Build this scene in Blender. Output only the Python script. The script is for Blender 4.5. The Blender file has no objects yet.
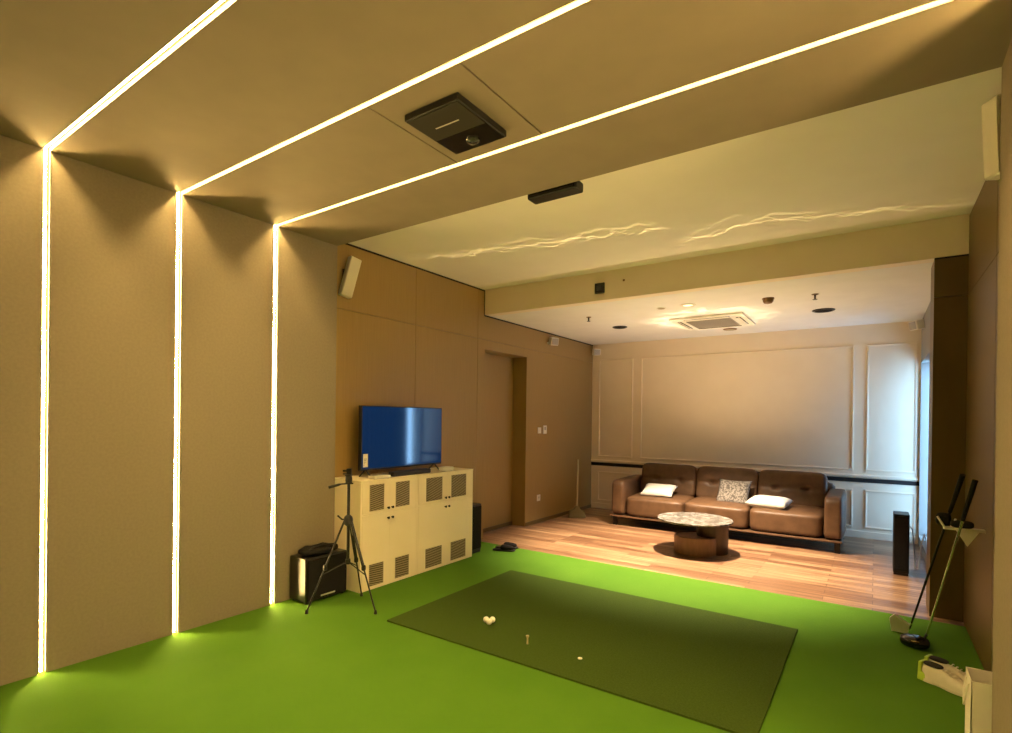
import bpy, bmesh, math, random
from mathutils import Vector, Matrix
random.seed(7)
S = bpy.context.scene
COL = S.collection
PI = math.pi

# ------------------------------------------------------------------ camera
F_PX, CY_PX, W_PX, H_PX = 534.98, 420.99, 1012, 733
yaw, pit, rol = (math.radians(a) for a in (34.608, -0.203, 0.7))
fwd = Vector((-math.sin(yaw)*math.cos(pit), math.cos(yaw)*math.cos(pit), math.sin(pit)))
rgt = Vector((math.cos(yaw), math.sin(yaw), 0)); upv = rgt.cross(fwd)
r2 = math.cos(rol)*rgt + math.sin(rol)*upv
u2 = -math.sin(rol)*rgt + math.cos(rol)*upv
cam_d = bpy.data.cameras.new('camera'); cam = bpy.data.objects.new('camera', cam_d); COL.objects.link(cam)
cam.matrix_world = Matrix(((r2.x, u2.x, -fwd.x, 0), (r2.y, u2.y, -fwd.y, 0), (r2.z, u2.z, -fwd.z, 1.493), (0, 0, 0, 1)))
cam_d.sensor_width = 36; cam_d.lens = F_PX*36/W_PX
cam_d.shift_y = (CY_PX-H_PX/2)/W_PX
cam_d.clip_start = 0.02; cam_d.clip_end = 100
S.camera = cam

# ------------------------------------------------------------------ exposure, sky, lights
S.view_settings.view_transform = 'Standard'; S.view_settings.look = 'None'
S.view_settings.gamma = 1; S.view_settings.use_curve_mapping = False
S.view_settings.exposure = 0.0
S.cycles.use_denoising = True
S.cycles.max_bounces = 10; S.cycles.diffuse_bounces = 6; S.cycles.sample_clamp_indirect = 6
LED_COL = (1.0, 0.67, 0.235); LED_E = 285.0
DAY = (0.30, 0.60, 1.0); DAY_E = 19.0
wd = bpy.data.worlds.new('World'); S.world = wd; wd.use_nodes = True
bg = wd.node_tree.nodes['Background']; bg.inputs[0].default_value = (*DAY, 1); bg.inputs[1].default_value = DAY_E

def lamp(name, kind, loc, energy, color, aim=None, **kw):
    l = bpy.data.lights.new(name, kind); o = bpy.data.objects.new(name, l); COL.objects.link(o)
    o.location = loc; l.energy = energy; l.color = color
    for k, v in kw.items(): setattr(l, k, v)
    if aim is not None: o.rotation_euler = (Vector(aim)-Vector(loc)).to_track_quat('-Z', 'Y').to_euler()
    return o
# the lounge downlight above the coffee table
lamp('downlight_beam', 'SPOT', (-1.72, 6.01, 2.755), 1750, (1.0, 0.78, 0.53), (-1.72, 6.06, 0), spot_size=math.radians(86), spot_blend=0.6, shadow_soft_size=0.03)
def pattern(l, build):
    """a light whose strength follows a node pattern over its own direction (u, v = slope of the ray)"""
    d = l.data; d.use_nodes = True; nt = d.node_tree; N = nt.nodes; L = nt.links
    em = N['Emission']; tc = N.new('ShaderNodeTexCoord'); sp = N.new('ShaderNodeSeparateXYZ'); L.new(tc.outputs['Normal'], sp.inputs[0])
    def m(op, a, b=None, c=None, clamp=False):
        n = N.new('ShaderNodeMath'); n.operation = op; n.use_clamp = clamp
        for i, q in enumerate((a, b, c)):
            if q is None: continue
            if isinstance(q, (int, float)): n.inputs[i].default_value = q
            else: L.new(q, n.inputs[i])
        return n.outputs[0]
    def noise(vec_xyz, scale, detail=2):
        cb = N.new('ShaderNodeCombineXYZ')
        for i, q in enumerate(vec_xyz):
            if isinstance(q, (int, float)): cb.inputs[i].default_value = q
            else: L.new(q, cb.inputs[i])
        n = N.new('ShaderNodeTexNoise'); n.inputs['Scale'].default_value = scale; n.inputs['Detail'].default_value = detail
        L.new(cb.outputs[0], n.inputs['Vector']); return n.outputs['Fac']
    zz = m('ABSOLUTE', sp.outputs[2])
    u = m('DIVIDE', sp.outputs[0], zz); v = m('DIVIDE', sp.outputs[1], zz)
    L.new(build(m, noise, u, v), em.inputs['Strength'])
# added spot with no fixture: fills the middle ceiling and draws its rippled streaks
CAU = (-1.72, 4.30, 0.30)
ca = lamp('added_ceiling_fill', 'SPOT', CAU, 130, (1.0, 0.72, 0.30), spot_size=math.radians(116), spot_blend=1.0, shadow_soft_size=0.0)
ca.rotation_euler = (PI, 0, 0)
def ripples(m, noise, u, v):
    # u runs along the room's width, v towards the viewer: two wavering streaks, one left of the middle and one right of it
    tot = 0.55; w = m('MULTIPLY', v, -1.0)
    left = m('MULTIPLY_ADD', u, .20, .018)
    du = m('SUBTRACT', u, .29)
    right = m('ADD', m('MAXIMUM', m('MULTIPLY', du, .30), m('MULTIPLY', du, -.50)), .115)
    on_left = m('SUBTRACT', 1.0, m('MULTIPLY', m('SUBTRACT', u, .05), 14.0), clamp=True)
    on_right = m('MULTIPLY', m('SUBTRACT', u, .07), 14.0, clamp=True)
    for line, gate0, seed in ((left, on_left, 0.0), (right, on_right, 31.0)):
        for k, (off, amp, fr, wd, gain) in enumerate(((0.00, .17, 16.0, .006, 6.0), (-.012, .20, 12.0, .0075, 4.0), (-.05, .24, 9.0, .014, 1.6))):
            n = m('SUBTRACT', noise((u, k*7.3+1.1+seed, 0.0), fr, 4), .5)
            c = m('ADD', m('MULTIPLY', n, amp), m('ADD', line, off))
            band = m('SUBTRACT', 1.0, m('DIVIDE', m('ABSOLUTE', m('SUBTRACT', w, c)), wd), clamp=True)
            gate = m('MULTIPLY_ADD', noise((u, v, k*3.7+.4+seed), 7.0, 3), 3.2, -1.0, clamp=True)
            tot = m('ADD', m('MULTIPLY', m('MULTIPLY', m('MULTIPLY', band, gate), gate0), gain), tot)
    return tot
pattern(ca, ripples)
# unseen spot added over the table, in place of light mirrored by its marble
tb = lamp('added_table_bounce', 'SPOT', (-1.69, 6.6, 0.45), 190, (1.0, 0.75, 0.44), (-1.72, 6.95, 2.78), spot_size=math.radians(125), spot_blend=1.0, shadow_soft_size=0.0)
def swirl(m, noise, u, v):
    r = m('SQRT', m('ADD', m('MULTIPLY', u, u), m('MULTIPLY', v, v)))
    a = m('ARCTAN2', u, v)
    n = noise((u, v, 2.2), 5.0, 4)
    rr = m('ADD', r, m('MULTIPLY_ADD', n, .16, -.08))
    ring = m('SUBTRACT', 1.0, m('DIVIDE', m('ABSOLUTE', m('SUBTRACT', rr, .24)), .12), clamp=True)
    fine = m('POWER', m('SUBTRACT', 1.0, m('MULTIPLY', m('ABSOLUTE', m('SUBTRACT', noise((u, v, 9.1), 9.0, 3), .5)), 9.0), clamp=True), 2.0)
    return m('ADD', m('MULTIPLY', ring, m('MULTIPLY_ADD', fine, 2.2, .35)), .95)
pattern(tb, swirl)
# daylight enters by the lounge window
po = lamp('window_portal', 'AREA', (0.70, 7.3, 1.3), 1, DAY, (-3, 7.3, 1.3), shape='RECTANGLE', size=1.8, size_y=2.3)
po.data.cycles.is_portal = True

# ------------------------------------------------------------------ room constants
XL, XR, H = -3.917, 0.42, 3.0            # the front half, panelled
XLW, XRW, ZC = -4.0, 0.566, 3.086         # the veneered middle and its ceiling
YS, YB, YF, ZB = 3.03, 5.30, 8.39, 2.78   # soffit edge, bulkhead, far wall, lounge ceiling
XP, XLR = 0.364, 0.46                     # pier edge, lounge right wall
Y0 = -2.2                                 # wall behind the viewer
STRIPS = [1.02, 1.73, 2.445]
SW, SD, LW = 0.036, 0.024, 0.010

# ------------------------------------------------------------------ materials
def mat(name, col, rough=0.6, metal=0.0, spec=0.5, emit=None, es=1.0, coat=0.0):
    m = bpy.data.materials.new(name); m.use_nodes = True
    b = m.node_tree.nodes['Principled BSDF']
    b.inputs['Base Color'].default_value = (*col, 1); b.inputs['Roughness'].default_value = rough
    b.inputs['Metallic'].default_value = metal; b.inputs['Specular IOR Level'].default_value = spec
    b.inputs['Coat Weight'].default_value = coat
    if emit:
        b.inputs['Emission Color'].default_value = (*emit, 1); b.inputs['Emission Strength'].default_value = es
    return m
def noisy(m, c1, c2, scale=(1, 1, 1), ns=8, detail=4, bump=0.0, bscale=None, lo=.35, hi=.65):
    nt = m.node_tree; N = nt.nodes; L = nt.links; b = N['Principled BSDF']
    tc = N.new('ShaderNodeTexCoord'); mp = N.new('ShaderNodeMapping'); mp.inputs['Scale'].default_value = scale
    nz = N.new('ShaderNodeTexNoise'); nz.inputs['Scale'].default_value = ns; nz.inputs['Detail'].default_value = detail
    rp = N.new('ShaderNodeValToRGB'); rp.color_ramp.elements[0].position = lo; rp.color_ramp.elements[1].position = hi
    rp.color_ramp.elements[0].color = (*c1, 1); rp.color_ramp.elements[1].color = (*c2, 1)
    L.new(tc.outputs['Object'], mp.inputs['Vector']); L.new(mp.outputs[0], nz.inputs['Vector'])
    L.new(nz.outputs['Fac'], rp.inputs['Fac']); L.new(rp.outputs[0], b.inputs['Base Color'])
    if bump:
        bn = N.new('ShaderNodeTexNoise'); bn.inputs['Scale'].default_value = bscale or ns*4; bn.inputs['Detail'].default_value = 3
        L.new(mp.outputs[0], bn.inputs['Vector'])
        bp = N.new('ShaderNodeBump'); bp.inputs['Strength'].default_value = bump; bp.inputs['Distance'].default_value = .01
        L.new(bn.outputs['Fac'], bp.inputs['Height']); L.new(bp.outputs[0], b.inputs['Normal'])
    return m
M = {}
M['panel'] = noisy(mat('wall fabric', (.5, .42, .3), .85, spec=.2), (.245, .205, .148), (.265, .222, .162), (1, 1, 1), 60, 3, .12, 400)
M['ceil'] = noisy(mat('ceiling board', (.5, .42, .3), .8, spec=.2), (.245, .20, .142), (.26, .212, .15), (1, 1, 1), 5, 2)
M['white_paint'] = noisy(mat('white paint', (.75, .7, .62), .6, spec=.3), (.84, .79, .70), (.86, .81, .72), (1, 1, 1), 4, 2)
M['lounge_ceil'] = noisy(mat('lounge ceiling paint', (.8, .76, .7), .7, spec=.2), (.79, .76, .71), (.82, .79, .74), (1, 1, 1), 4, 2)
M['far_wall'] = noisy(mat('painted panelling', (.66, .6, .52), .5, spec=.35), (.82, .69, .515), (.85, .72, .545), (1, 1, 1), 3, 2)
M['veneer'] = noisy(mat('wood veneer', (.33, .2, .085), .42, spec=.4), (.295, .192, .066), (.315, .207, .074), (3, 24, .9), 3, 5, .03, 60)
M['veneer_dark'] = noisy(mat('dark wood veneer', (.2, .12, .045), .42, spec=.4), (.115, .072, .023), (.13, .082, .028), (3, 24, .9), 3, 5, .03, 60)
M['door'] = noisy(mat('door veneer', (.33, .2, .085), .42, spec=.4), (.30, .195, .068), (.32, .21, .076), (3, 26, 1.0), 3, 5, .03, 60)
M['black_gap'] = mat('black shadow gap', (.008, .006, .005), .8)
M['black_plastic'] = noisy(mat('black plastic', (.014, .013, .013), .45), (.006, .0055, .005), (.009, .008, .0075), (1, 1, 1), 40, 2)
M['black_matte'] = noisy(mat('black cloth', (.012, .011, .011), .9, spec=.2), (.010, .009, .009), (.018, .016, .015), (1, 1, 1), 120, 3, .3, 300)
M['black_satin'] = noisy(mat('black satin', (.03, .025, .02), .28, spec=.6), (.009, .0075, .006), (.013, .011, .009), (1, 1, 1), 30, 2)
M['gloss_black'] = mat('glossy black', (.006, .006, .007), .07, spec=.6)
M['screen'] = mat('tv screen', (.004, .006, .012), .06, spec=.7, emit=(.05, .30, 1.0), es=.065)  # faint blue emission stands in for part of the window's reflection
M['alu'] = mat('aluminium', (.75, .72, .66), .35, .6)
M['chrome'] = mat('chrome', (.75, .72, .68), .18, 1.0)
M['dark_metal'] = mat('dark metal', (.03, .027, .024), .35, .8)
M['led_side'] = mat('channel lining', (.045, .038, .018), .6)
M['led'] = mat('led diffuser', (.9, .85, .7), .5, emit=LED_COL, es=LED_E)
M['cab'] = noisy(mat('cream lacquer', (.72, .62, .42), .45, spec=.4), (.88, .76, .54), (.90, .78, .57), (1, 1, 1), 4, 2)
M['vent'] = mat('vent slats', (.35, .28, .17), .5)
M['vent_dark'] = mat('vent recess', (.05, .038, .02), .8)
M['white_plastic'] = noisy(mat('white plastic', (.78, .73, .62), .4), (.77, .72, .61), (.80, .75, .64), (1, 1, 1), 5, 1)
M['grey_plastic'] = mat('grey plastic', (.40, .36, .32), .5)
M['brown_plastic'] = mat('brown plastic', (.20, .10, .035), .45)
M['leather'] = noisy(mat('brown leather', (.2, .1, .05), .47, spec=.4), (.082, .041, .019), (.115, .06, .029), (1, 1, 1), 9, 4, .15, 160)
M['pillow_white'] = noisy(mat('white cushion cloth', (.8, .76, .68), .9, spec=.2), (.62, .585, .53), (.67, .635, .58), (1, 1, 1), 50, 3, .2, 200)
M['marble'] = mat('marble', (.8, .77, .72), .16, spec=.6)
noisy(M['marble'], (.10, .088, .075), (.27, .255, .235), (1, 1, 1), 17, 10, lo=.38, hi=.62)
M['pillow_pat'] = noisy(mat('patterned cushion cloth', (.3, .25, .2), .9, spec=.2), (.09, .078, .068), (.25, .225, .20), (1, 1, 1), 45, 3, .2, 200, .42, .58)
M['drum'] = noisy(mat('table base wood', (.2, .1, .045), .4), (.17, .088, .04), (.22, .115, .055), (6, 6, 1), 4, 4)
M['drum_dark'] = noisy(mat('dark table base', (.06, .035, .02), .45), (.055, .032, .018), (.075, .045, .025), (6, 6, 1), 4, 4)
M['mat'] = noisy(mat('hitting mat turf', (.06, .1, .02), .95, spec=.1), (.042, .075, .011), (.055, .093, .015), (1, 1, 1), 90, 4, .5, 500)
M['olive'] = mat('pale olive plastic', (.20, .165, .075), .5)
M['ball'] = mat('golf ball', (.85, .83, .78), .3)
M['glass_wood'] = mat('tee wood', (.55, .45, .28), .6)
M['neon'] = mat('lime rubber', (.42, .62, .06), .5)
M['shoe'] = noisy(mat('white shoe leather', (.7, .65, .52), .45), (.66, .61, .49), (.73, .68, .56), (1, 1, 1), 14, 3)
M['shoe_in'] = mat('shoe lining', (.02, .018, .016), .9)
M['paper'] = noisy(mat('white paper', (.78, .74, .65), .7, spec=.2), (.76, .72, .63), (.8, .76, .67), (1, 1, 1), 6, 3, .15, 12)
M['curtain'] = noisy(mat('blue grey blind', (.05, .07, .11), .9, spec=.1), (.04, .06, .10), (.06, .085, .13), (1, 60, 1), 3, 2)
M['cable'] = mat('white cable', (.55, .55, .56), .5)
M['gold'] = mat('brass', (.75, .55, .22), .25, 1.0)
def glass_mat():
    m = bpy.data.materials.new('window glass'); m.use_nodes = True; nt = m.node_tree; N = nt.nodes
    N.remove(N['Principled BSDF']); o = N['Material Output']
    mx = N.new('ShaderNodeMixShader'); t = N.new('ShaderNodeBsdfTransparent'); g = N.new('ShaderNodeBsdfGlossy')
    g.inputs['Roughness'].default_value = .02; mx.inputs[0].default_value = .06
    nt.links.new(t.outputs[0], mx.inputs[1]); nt.links.new(g.outputs[0], mx.inputs[2]); nt.links.new(mx.outputs[0], o.inputs[0])
    return m
M['glass'] = glass_mat()
def sheer_mat(name, col, k):
    m = bpy.data.materials.new(name); m.use_nodes = True; nt = m.node_tree; N = nt.nodes
    N.remove(N['Principled BSDF']); o = N['Material Output']
    mx = N.new('ShaderNodeMixShader'); t = N.new('ShaderNodeBsdfTransparent'); d = N.new('ShaderNodeBsdfTranslucent')
    d.inputs[0].default_value = (*col, 1); mx.inputs[0].default_value = k
    nt.links.new(t.outputs[0], mx.inputs[1]); nt.links.new(d.outputs[0], mx.inputs[2]); nt.links.new(mx.outputs[0], o.inputs[0])
    return m
M['sheer'] = sheer_mat('sheer curtain cloth', (.02, .034, .055), 1.0)
M['sheer_dark'] = sheer_mat('dense curtain cloth', (.026, .055, .10), 1.0)
def plank_mat():
    m = mat('wood plank floor', (.4, .2, .1), .32, spec=.5); nt = m.node_tree; N = nt.nodes; L = nt.links; b = N['Principled BSDF']
    tc = N.new('ShaderNodeTexCoord')
    br = N.new('ShaderNodeTexBrick'); br.offset = .37; br.inputs['Scale'].default_value = 1
    br.inputs['Brick Width'].default_value = .95; br.inputs['Row Height'].default_value = .105
    br.inputs['Mortar Size'].default_value = .0025; br.inputs['Bias'].default_value = 0
    br.inputs['Color1'].default_value = (.48, .32, .19, 1); br.inputs['Color2'].default_value = (.20, .105, .058, 1)
    br.inputs['Mortar'].default_value = (.10, .05, .03, 1)
    L.new(tc.outputs['Object'], br.inputs['Vector'])
    mp = N.new('ShaderNodeMapping'); mp.inputs['Scale'].default_value = (.55, 34, 1)
    nz = N.new('ShaderNodeTexNoise'); nz.inputs['Scale'].default_value = 2.2; nz.inputs['Detail'].default_value = 5
    L.new(tc.outputs['Object'], mp.inputs[0]); L.new(mp.outputs[0], nz.inputs['Vector'])
    rp = N.new('ShaderNodeValToRGB'); rp.color_ramp.elements[0].position = .36; rp.color_ramp.elements[1].position = .62
    rp.color_ramp.elements[0].color = (.30, .20, .15, 1); rp.color_ramp.elements[1].color = (1.2, 1.15, 1.1, 1)
    L.new(nz.outputs['Fac'], rp.inputs[0])
    mx = N.new('ShaderNodeMix'); mx.data_type = 'RGBA'; mx.blend_type = 'MULTIPLY'; mx.inputs[0].default_value = 1
    L.new(br.outputs['Color'], mx.inputs[6]); L.new(rp.outputs[0], mx.inputs[7]); L.new(mx.outputs[2], b.inputs['Base Color'])
    return m
M['plank'] = plank_mat()
def turf_mat():
    m = mat('green turf', (.1, .3, .03), .95, spec=.1); noisy(m, (.078, .195, .016), (.10, .225, .021), (1, 1, 1), 2.2, 8, .6, 420, .2, .8)
    return m
M['turf'] = turf_mat()

# ------------------------------------------------------------------ mesh builder
BASE = {}
class MB:
    def __init__(s): s.v = []; s.f = []
    def add(s, vs, fs, mx=None):
        o = len(s.v)
        s.v += [tuple(mx @ Vector(p)) if mx else tuple(p) for p in vs]
        s.f += [[i+o for i in f] for f in fs]; return s
    def box(s, x0, x1, y0, y1, z0, z1, mx=None):
        vs = [(x, y, z) for z in (z0, z1) for y in (y0, y1) for x in (x0, x1)]
        return s.add(vs, [(0, 2, 3, 1), (4, 5, 7, 6), (0, 1, 5, 4), (2, 6, 7, 3), (0, 4, 6, 2), (1, 3, 7, 5)], mx)
    def tube(s, pts, r, n=12, cap=True, mx=None):
        pts = [Vector(p) for p in pts]; rs = r if isinstance(r, (list, tuple)) else [r]*len(pts)
        vs = []; fs = []; ref = None
        for i, p in enumerate(pts):
            t = (pts[min(i+1, len(pts)-1)]-pts[max(i-1, 0)]).normalized()
            if ref is None: ref = t.orthogonal().normalized()
            ref = (ref - t*ref.dot(t)).normalized(); q = t.cross(ref)
            for k in range(n):
                a = 2*PI*k/n; vs.append(p+(ref*math.cos(a)+q*math.sin(a))*rs[i])
        for i in range(len(pts)-1):
            for k in range(n):
                k2 = (k+1) % n; fs.append((i*n+k, i*n+k2, (i+1)*n+k2, (i+1)*n+k))
        if cap: fs.append(tuple(range(n))[::-1]); fs.append(tuple(range((len(pts)-1)*n, len(pts)*n)))
        return s.add(vs, fs, mx)
    def lathe(s, prof, c=(0, 0, 0), n=40, mx=None):
        vs = []; fs = []
        for r, z in prof:
            for k in range(n): a = 2*PI*k/n; vs.append((c[0]+r*math.cos(a), c[1]+r*math.sin(a), c[2]+z))
        for i in range(len(prof)-1):
            for k in range(n): k2 = (k+1) % n; fs.append((i*n+k, i*n+k2, (i+1)*n+k2, (i+1)*n+k))
        fs.append(tuple(range(n))[::-1]); fs.append(tuple(range((len(prof)-1)*n, len(prof)*n)))
        return s.add(vs, fs, mx)
    def superbox(s, c, h, n=5, seg=10, mx=None, fn=None):
        """a cushion: superellipsoid of half sizes h about c; fn may move the unit points"""
        vs = {}; lst = []; fs = []
        def idx(p):
            k = tuple(round(a, 5) for a in p)
            if k not in vs:
                d = sum(abs(a)**n for a in p)**(1/n); q = [a/d for a in p]
                w = Vector((q[0]*h[0], q[1]*h[1], q[2]*h[2]))
                if fn: w = fn(q, w)
                vs[k] = len(lst); lst.append(w+Vector(c))
            return vs[k]
        for ax in range(3):
            for sg in (-1, 1):
                for i in range(seg):
                    for j in range(seg):
                        cs = []
                        for (a, b) in ((0, 0), (1, 0), (1, 1), (0, 1)):
                            u = -1+2*(i+a)/seg; v = -1+2*(j+b)/seg
                            p = [0, 0, 0]; p[ax] = sg; p[(ax+1) % 3] = u; p[(ax+2) % 3] = v; cs.append(idx(p))
                        fs.append(cs if sg > 0 else cs[::-1])
        return s.add(lst, fs, mx)
    def prism(s, poly, axis, a0, a1, mx=None):
        """poly: 2D points; axis 0/1/2 is the extrusion axis; the 2D coords go to the two other axes in order"""
        def P(u, v, a): return {0: (a, u, v), 1: (u, a, v), 2: (u, v, a)}[axis]
        n = len(poly); vs = [P(u, v, a0) for u, v in poly]+[P(u, v, a1) for u, v in poly]
        fs = [tuple(range(n))[::-1], tuple(range(n, 2*n))]+[(i, (i+1) % n, n+(i+1) % n, n+i) for i in range(n)]
        return s.add(vs, fs, mx)
    def build(s, name, m, parent=None, smooth=False, bevel=0.0, bseg=2, base=None, angle=40):
        me = bpy.data.meshes.new(name)
        if parent is not None: b = BASE[parent]
        elif base is not None: b = Vector(base)
        else: b = Vector((0, 0, 0))
        me.from_pydata([tuple(Vector(p)-b) for p in s.v], [], s.f)
        bm = bmesh.new(); bm.from_mesh(me); bmesh.ops.recalc_face_normals(bm, faces=bm.faces[:]); bm.to_mesh(me); bm.free()
        o = bpy.data.objects.new(name, me); COL.objects.link(o)
        me.materials.append(M[m] if isinstance(m, str) else m)
        if parent is not None: o.parent = parent
        else: o.location = b
        BASE[o] = b
        if smooth:
            for p in me.polygons: p.use_smooth = True
            try: me.set_sharp_from_angle(angle=math.radians(angle))
            except Exception: pass
        if bevel:
            md = o.modifiers.new('bevel', 'BEVEL'); md.width = bevel; md.segments = bseg; md.limit_method = 'ANGLE'
        return o
def tag(o, label=None, cat=None, group=None, kind=None):
    if label: o['label'] = label
    if cat: o['category'] = cat
    if group: o['group'] = group
    if kind: o['kind'] = kind
    return o
def thing(name, loc, label, cat, group=None):
    o = bpy.data.objects.new(name, None); COL.objects.link(o); o.location = loc; o.empty_display_size = .1
    BASE[o] = Vector(loc); return tag(o, label, cat, group)
def struct(o): o['kind'] = 'structure'; return o
def rot(c, ax, deg): return Matrix.Translation(Vector(c)) @ Matrix.Rotation(math.radians(deg), 4, ax) @ Matrix.Translation(-Vector(c))
def B(*a): return MB().box(*a)

# ------------------------------------------------------------------ the setting
struct(B(-4.6, 1.4, Y0-.2, YF+.3, -.14, -.004).build('floor', 'plank'))
struct(B(XLW, XLR+.02, 5.19, YF, -.004, 0).build('floor_planks', 'plank'))
struct(B(XLW, XRW, Y0, 5.19, -.004, .0).build('floor_turf', 'turf'))

def gaps(a, b, centres, w):
    out = []; p = a
    for c in centres: out.append((p, c-w/2)); p = c+w/2
    out.append((p, b)); return out
segs = gaps(Y0, YS, STRIPS, SW)
wl = MB(); wr = MB(); ce = MB()
for a, b in segs:
    wl.box(XL-.09, XL, a, b, 0, H); wr.box(XR, XR+.11, a, b, 0, H)
PX0, PX1 = -2.045, -1.465                      # removable panel round the tee camera
for i, (a, b) in enumerate(segs):
    if i == 2:
        ce.box(XL-.09, PX0-.005, a, b, H, H+.08); ce.box(PX0+.005, PX1-.005, a, b, H, H+.08); ce.box(PX1+.005, XR+.11, a, b, H, H+.08)
    else: ce.box(XL-.09, XR+.11, a, b, H, H+.08)
struct(wl.build('wall_left_front', 'panel', bevel=.0015)); struct(wr.build('wall_right_front', 'panel', bevel=.0015))
struct(ce.build('ceiling_front', 'ceil'))
struct(B(XL-.4, XR+.5, Y0-.12, Y0, 0, 3.2).build('wall_back', 'panel'))
# carcass that closes the front half behind its panels
struct(B(XL-.3, XL-.09, Y0, YS, 0, 3.2).build('wall_left_carcass', 'black_gap'))
struct(B(XR+.11, XR+.4, Y0, YS, 0, 3.2).build('wall_right_carcass', 'black_gap'))
struct(B(-4.4, 1.0, Y0-.12, YS, H+.081, 3.3).build('ceiling_carcass', 'black_gap'))
# veneered left wall with its door recess and joints
D0, D1, DZ = 5.31, 6.30, 2.37
JZ = 2.475                                      # horizontal joint
g = .004
def vwall(mb, y0, y1, z0, z1): mb.box(XLW-.06, XLW, y0, y1, z0, z1)
w = MB()
for a, b in ((YS, 4.10), (4.10, 5.17)):
    vwall(w, a+g/2, b-g/2, 0, JZ-g/2); vwall(w, a+g/2, b-g/2, JZ+g/2, 3.07)
vwall(w, 5.17+g/2, D0, 0, JZ-g/2); vwall(w, D1, YF, 0, JZ-g/2); vwall(w, D0, D1, DZ, JZ-g/2)
vwall(w, 5.17+g/2, YB, JZ+g/2, 3.07); vwall(w, YB, YF, JZ+g/2, ZB-.016)
struct(w.build('wall_left_veneer', 'veneer'))
bk = MB().box(XLW-.5, XLW-.06, YS-.1, D0, 0, 3.3).box(XLW-.5, XLW-.06, D1, YF+.2, 0, 3.3).box(XLW-.5, XLW-.06, D0, D1, DZ, 3.3).box(XLW-.5, XLW-.27, D0, D1, 0, DZ)
struct(bk.build('wall_left_carcass', 'black_gap'))
jm = MB().box(XLW-.24, XLW-.0605, D1, D1+.03, 0, DZ).box(XLW-.24, XLW-.0605, D0-.03, D0, 0, DZ)
jm = MB().box(XLW-.23, XLW, D1-.012, D1, 0, DZ).box(XLW-.23, XLW, D0, D0+.012, 0, DZ).box(XLW-.23, XLW, D0+.012, D1-.012, DZ-.012, DZ)
dr = struct(jm.build('door_1', 'veneer'))
B(XLW-.26, XLW-.225, D0+.012, D1-.012, .005, DZ-.012).build('door_leaf', 'door', dr)
struct(MB().box(XLW, XLW+.012, D1+.002, YF, 0, .05).box(XLW-.224, XLW-.212, D0+.013, D1-.013, 0, .05).build('baseboard_left', 'veneer_dark'))
# ceiling of the middle bay, bulkhead, lounge ceiling
struct(B(XLW-.06, XRW+.06, YS-.05, YB, ZC, ZC+.08).build('ceiling_middle', 'white_paint'))
struct(B(XLW, XRW+.06, YB, YB+.12, ZB, ZC).build('bulkhead', noisy(mat('cream paint', (.85, .72, .55), .6, spec=.3), (.84, .715, .55), (.86, .735, .57), (1, 1, 1), 4, 2)))
struct(B(XLW, XRW+.3, YB+.12, YF, ZB, ZB+.05).build('ceiling_lounge', 'lounge_ceil'))
struct(B(-4.5, 1.3, YS, YF+.3, ZC+.08, 3.4).build('roof_slab', 'black_gap'))
# right veneer wall and the pier that ends it
w = MB(); 
for a, b in ((YS, 4.15), (4.15, YB)):
    w.box(XRW, XRW+.06, a+g/2, b-g/2, 0, JZ-g/2); w.box(XRW, XRW+.06, a+g/2, b-g/2, JZ+g/2, 3.07)
w.box(XP, XRW+.06, YB, YB+.04, 0, JZ-g/2); w.box(XP, XRW+.06, YB, YB+.04, JZ+g/2, ZB-.01)
w.box(XP, XP+.04, YB+.04, 5.62, 0, ZB-.001)
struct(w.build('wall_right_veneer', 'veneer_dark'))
struct(MB().box(XRW+.06, XRW+.4, YS-.1, YB, 0, 3.3).box(XP+.04, XRW+.4, YB+.04, 5.62, 0, ZB).build('wall_right_carcass', 'black_gap'))
# black shadow gaps under the ceilings
struct(MB().box(XLW-.055, XLW+.004, YS, YB, 3.072, ZC).box(XLW-.055, XLW+.004, YB, YF, ZB-.016, ZB).box(XLW-.05, XLW+.005, YB-.006, YB, ZB-.01, ZC)
       .box(XP, XRW, YB-.003, YB+.03, ZB-.01, ZB+.002).build('trim_1', 'black_gap'))
# lounge right wall with its window opening
WY0, WY1, WZ0, WZ1 = 6.45, 8.34, .12, 2.25
w = MB().box(XLR, XLR+.22, 5.62, WY0, 0, ZB).box(XLR, XLR+.22, WY1, YF+.1, 0, ZB).box(XLR, XLR+.22, WY0, WY1, 0, WZ0).box(XLR, XLR+.22, WY0, WY1, WZ1, ZB)
struct(w.build('wall_right_lounge', mat('grey side paint', (.26, .25, .23), .6)))
wf = MB()
for a, b in ((WY0, WY0+.05), (WY1-.015, WY1), ((WY0+WY1)/2-.025, (WY0+WY1)/2+.025)): wf.box(XLR+.14, XLR+.19, a, b, WZ0, WZ1)
for a, b in ((WZ0, WZ0+.05), (WZ1-.05, WZ1)): wf.box(XLR+.14, XLR+.19, WY0+.05, WY1-.05, a, b)
wn = struct(wf.build('window_1', 'white_plastic'))
B(XLR+.162, XLR+.168, WY0+.05, WY1-.05, WZ0+.05, WZ1-.05).build('pane', 'glass', wn)
def curtain(name, y0, y1, m, label):
    mb = MB(); n = 90; vs = []; fs = []
    for i in range(n+1):
        y = y0+(y1-y0)*i/n; x = XLR+.115+.016*math.sin(i*.75)
        for z in (WZ0+.02, WZ1-.01): vs.append((x, y, z))
    for i in range(n): fs.append((2*i, 2*i+2, 2*i+3, 2*i+1))
    mb.add(vs, fs); o = mb.build(name, m, smooth=True, base=(XLR+.115, (y0+y1)/2, WZ0))
    md = o.modifiers.new('s', 'SOLIDIFY'); md.thickness = .003
    return tag(o, label, 'curtain')
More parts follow.
